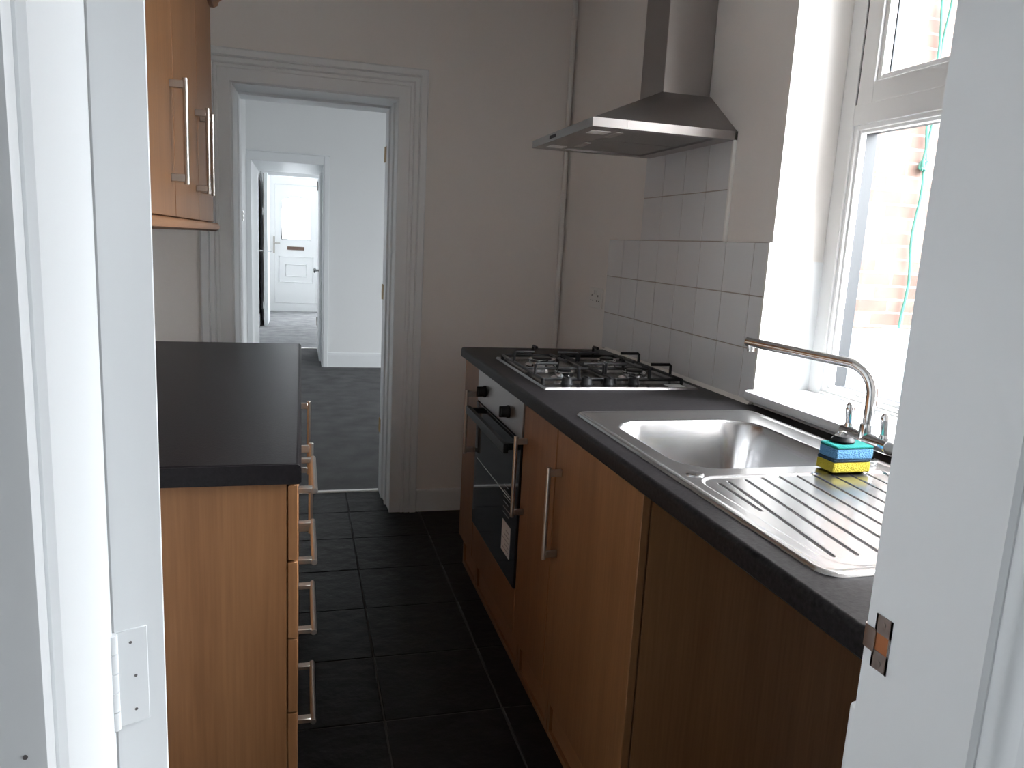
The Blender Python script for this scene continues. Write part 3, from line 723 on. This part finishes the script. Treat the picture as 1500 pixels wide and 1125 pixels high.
for z in (1.56, 2.36, .7):
    g = MB(); g.cyl((XR-.022, YB-.022, z-.008), (XR-.022, YB-.022, z+.008), .0145, n=16, bev=.002); g.box(XR-.026, XR-.018, YB-.02, YB, z-.007, z+.007); g.build('pipe_clip', M['pl_white'], pp)

# ------------------------------------------------------------------ middle room, passage, front room
XA = -.505                                              # left wall beyond the kitchen
g = MB(); g.box(XA-.005, 4.2, YT, Y2B+.03, -.1, 0)
struct(g.build('floor_middle_room', M['carpet']), 'dark grey carpet of the middle room', 'floor')
g = MB(); g.box(-.8, 4.2, Y2B+.03, YF+.1, -.1, 0)
struct(g.build('floor_front_room', M['carpet_l']), 'paler grey carpet leading to the front door', 'floor')
g = MB(); g.box(XA-.12, XA, YT, Y2B, 0, 2.75)
struct(g.build('wall_middle_room_left', M['paint_cool']), 'white side wall of the middle room with the switches', 'wall')
OL, OR, OH = -.458, .205, 1.985
g = MB(); g.box(XA-.12, OL-.0, Y2, Y2B, 0, 2.75); g.box(OR+.045, 4.2, Y2, Y2B, 0, 2.75); g.box(OL, OR+.045, Y2, Y2B, 2.05, 2.75)
struct(g.build('wall_middle_room_end', M['paint_cool']), 'white end wall of the middle room around the passage', 'wall')
# outside wall of the middle room holds a window out of view that lights it
g = MB()
g.box(XR+.3, MW[0], YT-.28, YT, 0, 2.75); g.box(MW[1], 4.3, YT-.28, YT, 0, 2.75); g.box(MW[0], MW[1], YT-.28, YT, 0, MW[2]); g.box(MW[0], MW[1], YT-.28, YT, MW[3], 2.75)
g.box(-.74, XR+.3, YT-.1, YT, ZC, 2.75)
RWN = (4.7, 5.5, 1.0, 1.85)  # unseen opening added in the side wall to brighten the end wall
g.box(4.2, 4.3, YT, RWN[0], 0, 2.75); g.box(4.2, 4.3, RWN[1], YF, 0, 2.75); g.box(4.2, 4.3, RWN[0], RWN[1], 0, RWN[2]); g.box(4.2, 4.3, RWN[0], RWN[1], RWN[3], 2.75)
struct(g.build('wall_middle_room_near', M['paint_cool']), 'white outside walls of the middle room, out of view', 'wall')
g = MB(); g.box(-.9, 4.3, YT-.3, YF+.1, 2.75, 2.85)
struct(g.build('ceiling_middle_room', M['ceil']), 'white ceiling of the middle and front rooms', 'ceiling')
def skirt(x0, x1, y, name, label, h=.15):
    g = MB(); g.prism([(y, 0), (y-.018, 0), (y-.018, h-.03), (y-.014, h-.02), (y-.014, h-.008), (y-.006, h), (y, h)], 'x', x0, x1)
    struct(g.build(name, M['gloss']), label, 'skirting board')
skirt(OR+.05, 4.2, Y2, 'baseboard_middle_room', 'tall white skirting board of the middle room beside the passage')
g = MB(); g.box(XA, XA+.018, YT, Y2, 0, .15, .004)
struct(g.build('baseboard_left', M['gloss']), 'white skirting board along the left wall of the middle room', 'skirting board')
# passage frame
g = MB()
g.box(OR, OR+.045, Y2-.022, Y2B, 0, OH+.0, .004); g.box(OL-.046, OL, Y2-.022, Y2, 0, OH, .002); g.box(OL-.046, OR+.06, Y2-.022, Y2, OH, OH+.085, .004)
g.box(OL, OR, Y2, Y2B, OH, OH+.02); g.box(OR+.012, OR+.06, Y2-.03, Y2, 0, OH+.085, .006)
p_ = g.build('trim_7', M['gloss']); struct(p_, 'white frame of the passage between the middle and front rooms', 'door frame')
g = MB(); g.box(OL-.05, OR+.065, Y2-.04, Y2, OH+.085, OH+.097, .003); g.build('head_moulding', M['gloss'], p_)
g = MB(); g.box(OL, OR, Y2B, Y2B+.035, 0, .008, .003); struct(g.build('trim_8', M['alu']), 'bright metal strip where the dark and pale carpets meet', 'threshold strip')
cd = thing('door_4', 'white cupboard door along the side of the passage', 'door', (OR, 8.4, 0), kind='structure')
g = MB(); g.box(OR-.022, OR-.002, 8.15, 9.0, .02, 1.93, .004); g.build('door_leaf', M['gloss'], cd)
for z in (.30, 1.80):
    g = MB(); g.box(OR-.034, OR-.02, 9.0, 9.03, z, z+.10, .002); g.build('hinge', M['steel_hood'], cd)
g = MB(); g.lathe([(.028, 0), (.028, -.006), (.010, -.010), (.010, -.03), (.026, -.042), (.026, -.052), (.016, -.06)], (OR-.022, 8.25, .955), n=24, axis='x'); g.build('door_knob', M['chrome'], cd)
wall_plate('light_switch', 'white double light switch on the left wall beside the passage', 'light switch', (XA, 7.37, 1.45), (0, 1, 0), (1, 0, 0), .086, .086, 2)
wall_plate('wall_socket', 'small white socket low on the left wall of the middle room', 'socket', (XA, 7.0, .87), (0, 1, 0), (1, 0, 0), .086, .086, 1)
# front room shell
XB = -.58
g = MB(); g.box(XB-.12, XB, Y2B, YF, 0, 2.75)
struct(g.build('wall_front_room_left', M['paint_cool']), 'white left wall of the front room by the inner door', 'wall')
FW = (.9, 3.2, .5, 2.45); fx0, fx1, fz1 = -.505, .345, 2.10
g = MB(); g.box(-.7, fx0-.05, YF, YF+.25, 0, 2.75); g.box(fx1+.05, FW[0], YF, YF+.25, 0, 2.75); g.box(FW[1], 4.3, YF, YF+.25, 0, 2.75)
g.box(FW[0], FW[1], YF, YF+.25, 0, FW[2]); g.box(FW[0], FW[1], YF, YF+.25, FW[3], 2.75); g.box(fx0-.05, fx1+.05, YF, YF+.25, 2.36, 2.75)
struct(g.build('wall_front', M['paint_cool']), 'white front wall of the house around the front door', 'wall')
g = MB(); g.box(XB, 4.2, YV, YV+.10, 2.155, 2.75); g.box(XB, 4.2, YV-.015, YV+.115, 2.15, 2.24, .004); g.box(XB, -.455, YV-.0, YV+.10, 0, 2.15)
struct(g.build('trim_9', M['gloss']), 'white beam over the lobby before the front door', 'door frame')
g = MB(); g.box(XB, XB+.02, Y2B, 12.15, 0, .17, .005)
struct(g.build('baseboard_front_room', M['gloss']), 'white skirting board along the left wall of the front room', 'skirting board')
# inner door standing open, edge on
idr = thing('door_3', 'white inner door standing open edge on before the front door', 'door', (-.50, 11.4, 0), kind='structure')
g = MB(); g.box(-.503, -.452, 11.4, 12.19, .008, 2.13, .003); dl = g.build('door_leaf', M['gloss'], idr)
g = MB(); g.box(-.509, -.503, 11.41, 12.15, .008, 2.12); g.build('gap_shade', M['gap_slot_brown'], idr, label='dark brown sheet standing in for the shaded gap by the wall')  # dark colour put in for the shade between door and wall
for s, xx in ((-1, -.509), (1, -.452)):
    g = MB(); g.box(min(xx, xx+s*.006), max(xx, xx+s*.006), 11.43, 11.47, .96, 1.12, .002); g.cyl((xx, 11.45, 1.06), (xx+s*.05, 11.45, 1.06), .010, n=14); g.tube([(xx+s*.05, 11.445, 1.06), (xx+s*.05, 11.56, 1.06)], .009, n=10)
    g.build('lever_handle', M['chrome'], idr, label='chrome lever handle')
for z in (.25, 1.55, 2.0):
    g = MB(); g.box(-.518, -.508, 11.395, 11.43, z, z+.1, .002); g.build('edge_plate', M['upvc'], idr)
# front door
fd = thing('door_2', 'white front door with arched bright pane and letter slot, far end of the house', 'door', (-.08, YF, 0), kind='structure')
g = MB(); rect_frame(g, 0, 1, 0, 1, .1, 0, 1) if False else None
g.box(fx0-.05, fx0, YF-.01, YF+.09, 0, 2.36, .004); g.box(fx1, fx1+.05, YF-.01, YF+.09, 0, 2.36, .004); g.box(fx0-.05, fx1+.05, YF-.01, YF+.09, fz1+.165, 2.36, .004)
g.build('door_frame', M['upvc'], fd)
fz1 = 2.26; gx0, gx1, gz0, gz1 = -.315, .155, 1.222, 1.86
g = MB()
g.box(fx0, gx0, YF+.01, YF+.06, .001, fz1); g.box(gx1, fx1, YF+.01, YF+.06, .001, fz1); g.box(gx0, gx1, YF+.01, YF+.06, .001, gz0)
n_ = 12; arch = [(gx0+(gx1-gx0)*i/n_, gz1+.065*math.sin(PI*i/n_)) for i in range(n_+1)]
g.prism(arch+[(gx1, fz1), (gx0, fz1)], 'y', YF+.01, YF+.06)
g.build('door_leaf', M['upvc'], fd)
g = MB(); g.tube([(gx0, YF+.008, gz0), (gx1, YF+.008, gz0)]+[(x_, YF+.008, z_) for x_, z_ in arch[::-1]], .012, n=8, closed=True); g.build('pane_moulding', M['upvc'], fd)
g = MB(); g.prism([(gx0-.005, gz0-.005), (gx1+.005, gz0-.005)]+[(x_, z_+.005) for x_, z_ in arch[::-1]], 'y', YF+.03, YF+.042); g.build('pane', M['obscure'], fd, label='obscure glass pane with arched top')
def mould(xa, xb, za, zb, r=.010):
    g.tube([(xa, YF+.008, za), (xb, YF+.008, za), (xb, YF+.008, zb), (xa, YF+.008, zb)], r, n=8, closed=True)
g = MB(); mould(-.36, .20, .50, .93, .009); mould(-.25, .09, .60, .80, .010); mould(-.42, .26, .14, 2.12, .005); g.build('panel_moulding', M['upvc'], fd)
g = MB(); g.box(-.225, .055, YF-.004, YF+.012, 1.045, 1.10, .004); g.build('letter_plate', M['gap_slot_brown'], fd, label='dark letter slot')
g = MB(); g.box(-.455, -.425, YF-.004, YF+.012, .98, 1.26, .003); g.cyl((-.44, YF, 1.15), (-.44, YF-.05, 1.15), .010, n=12); g.tube([(-.44, YF-.05, 1.15), (-.34, YF-.05, 1.15)], .010, n=10); g.build('lever_handle', M['nickel'], fd)

# ------------------------------------------------------------------ light
W = bpy.data.worlds.new('overcast_sky'); S.world = W; W.use_nodes = True
nt = W.node_tree; bg = nt.nodes['Background']
tc = nt.nodes.new('ShaderNodeTexCoord'); sp = nt.nodes.new('ShaderNodeSeparateXYZ'); r = nt.nodes.new('ShaderNodeValToRGB')
nt.links.new(tc.outputs['Generated'], sp.inputs[0]); nt.links.new(sp.outputs['Z'], r.inputs['Fac'])
r.color_ramp.elements[0].position = .0; r.color_ramp.elements[0].color = (.62, .66, .70, 1); r.color_ramp.elements[1].position = .8; r.color_ramp.elements[1].color = (.94, .97, 1, 1)
dp = nt.nodes.new('ShaderNodeVectorMath'); dp.operation = 'DOT_PRODUCT'; dp.inputs[1].default_value = Vector((.58, -.56, .60)).normalized()
nt.links.new(tc.outputs['Generated'], dp.inputs[0])
mxm = nt.nodes.new('ShaderNodeMath'); mxm.operation = 'MAXIMUM'; mxm.inputs[1].default_value = 0; nt.links.new(dp.outputs['Value'], mxm.inputs[0])
pw = nt.nodes.new('ShaderNodeMath'); pw.operation = 'POWER'; pw.inputs[1].default_value = 4; nt.links.new(mxm.outputs[0], pw.inputs[0])
ml = nt.nodes.new('ShaderNodeMath'); ml.operation = 'MULTIPLY_ADD'; ml.inputs[1].default_value = 66.; ml.inputs[2].default_value = 14.; nt.links.new(pw.outputs[0], ml.inputs[0])
nt.links.new(r.outputs[0], bg.inputs['Color']); nt.links.new(ml.outputs[0], bg.inputs['Strength'])   # brighter cloud around the veiled sun
def portal(name, loc, rot, sx, sy):
    l = bpy.data.lights.new(name, 'AREA'); l.shape = 'RECTANGLE'; l.size = sx; l.size_y = sy; l.cycles.is_portal = True
    o = bpy.data.objects.new(name, l); C.objects.link(o); o.location = loc; o.rotation_euler = rot
portal('kitchen_window_daylight', (XO+.01, (WY0+WY1)/2, (WZ0+WZ1)/2), (0, PI/2, 0), WZ1-WZ0, WY1-WY0)
portal('added_hall_daylight', (-2.31, (HW[0]+HW[1])/2, HW[2]+.21), (0, -PI/2, 0), .42, HW[1]-HW[0])
portal('added_hall_daylight', (2.51, -1.875, (HW[2]+HW[3])/2), (0, PI/2, 0), HW[3]-HW[2], .55)
portal('middle_window_daylight', ((MW[0]+MW[1])/2, YT-.29, (MW[2]+MW[3])/2), (PI/2, 0, 0), MW[1]-MW[0], MW[3]-MW[2])
portal('added_side_daylight', (4.31, (RWN[0]+RWN[1])/2, (RWN[2]+RWN[3])/2), (0, PI/2, 0), RWN[3]-RWN[2], RWN[1]-RWN[0])
portal('front_window_daylight', ((FW[0]+FW[1])/2, YF+.26, (FW[2]+FW[3])/2), (-PI/2, 0, 0), FW[1]-FW[0], FW[3]-FW[2])

# ------------------------------------------------------------------ camera
cam = bpy.data.cameras.new('camera'); co = bpy.data.objects.new('camera', cam); C.objects.link(co)
f_px = 1120.14; cam.sensor_fit = 'HORIZONTAL'; cam.sensor_width = 36; cam.lens = f_px/1500*36
cam.clip_start = .02; cam.clip_end = 200
a_, b_, c_ = .274228257, .179171829, .0529979910
ca, sa, cb, sb, cc, sc_ = math.cos(a_), math.sin(a_), math.cos(b_), math.sin(b_), math.cos(c_), math.sin(c_)
def w2c(x, y, z):
    X, Y = ca*x-sa*y, sa*x+ca*y
    F, U = cb*Y-sb*z, sb*Y+cb*z
    return (cc*X+sc_*U, sc_*X-cc*U, F)                  # right, down, forward
col = [w2c(*v) for v in ((1, 0, 0), (0, 1, 0), (0, 0, 1))]
rt = Vector([col[i][0] for i in range(3)]); dn = Vector([col[i][1] for i in range(3)]); fw = Vector([col[i][2] for i in range(3)])
mw = Matrix.Identity(4)
for i in range(3): mw[i][0], mw[i][1], mw[i][2] = rt[i], -dn[i], -fw[i]
mw[2][3] = CAMZ; co.matrix_world = mw
S.camera = co
S.view_settings.view_transform = 'Standard'; S.view_settings.look = 'None'; S.view_settings.gamma = 1; S.view_settings.use_curve_mapping = False
S.view_settings.exposure = 0.43
S.cycles.use_denoising = True
S.cycles.max_bounces = 12; S.cycles.diffuse_bounces = 6; S.cycles.transparent_max_bounces = 16; S.cycles.caustics_reflective = False; S.cycles.caustics_refractive = True
S.cycles.sample_clamp_indirect = 6
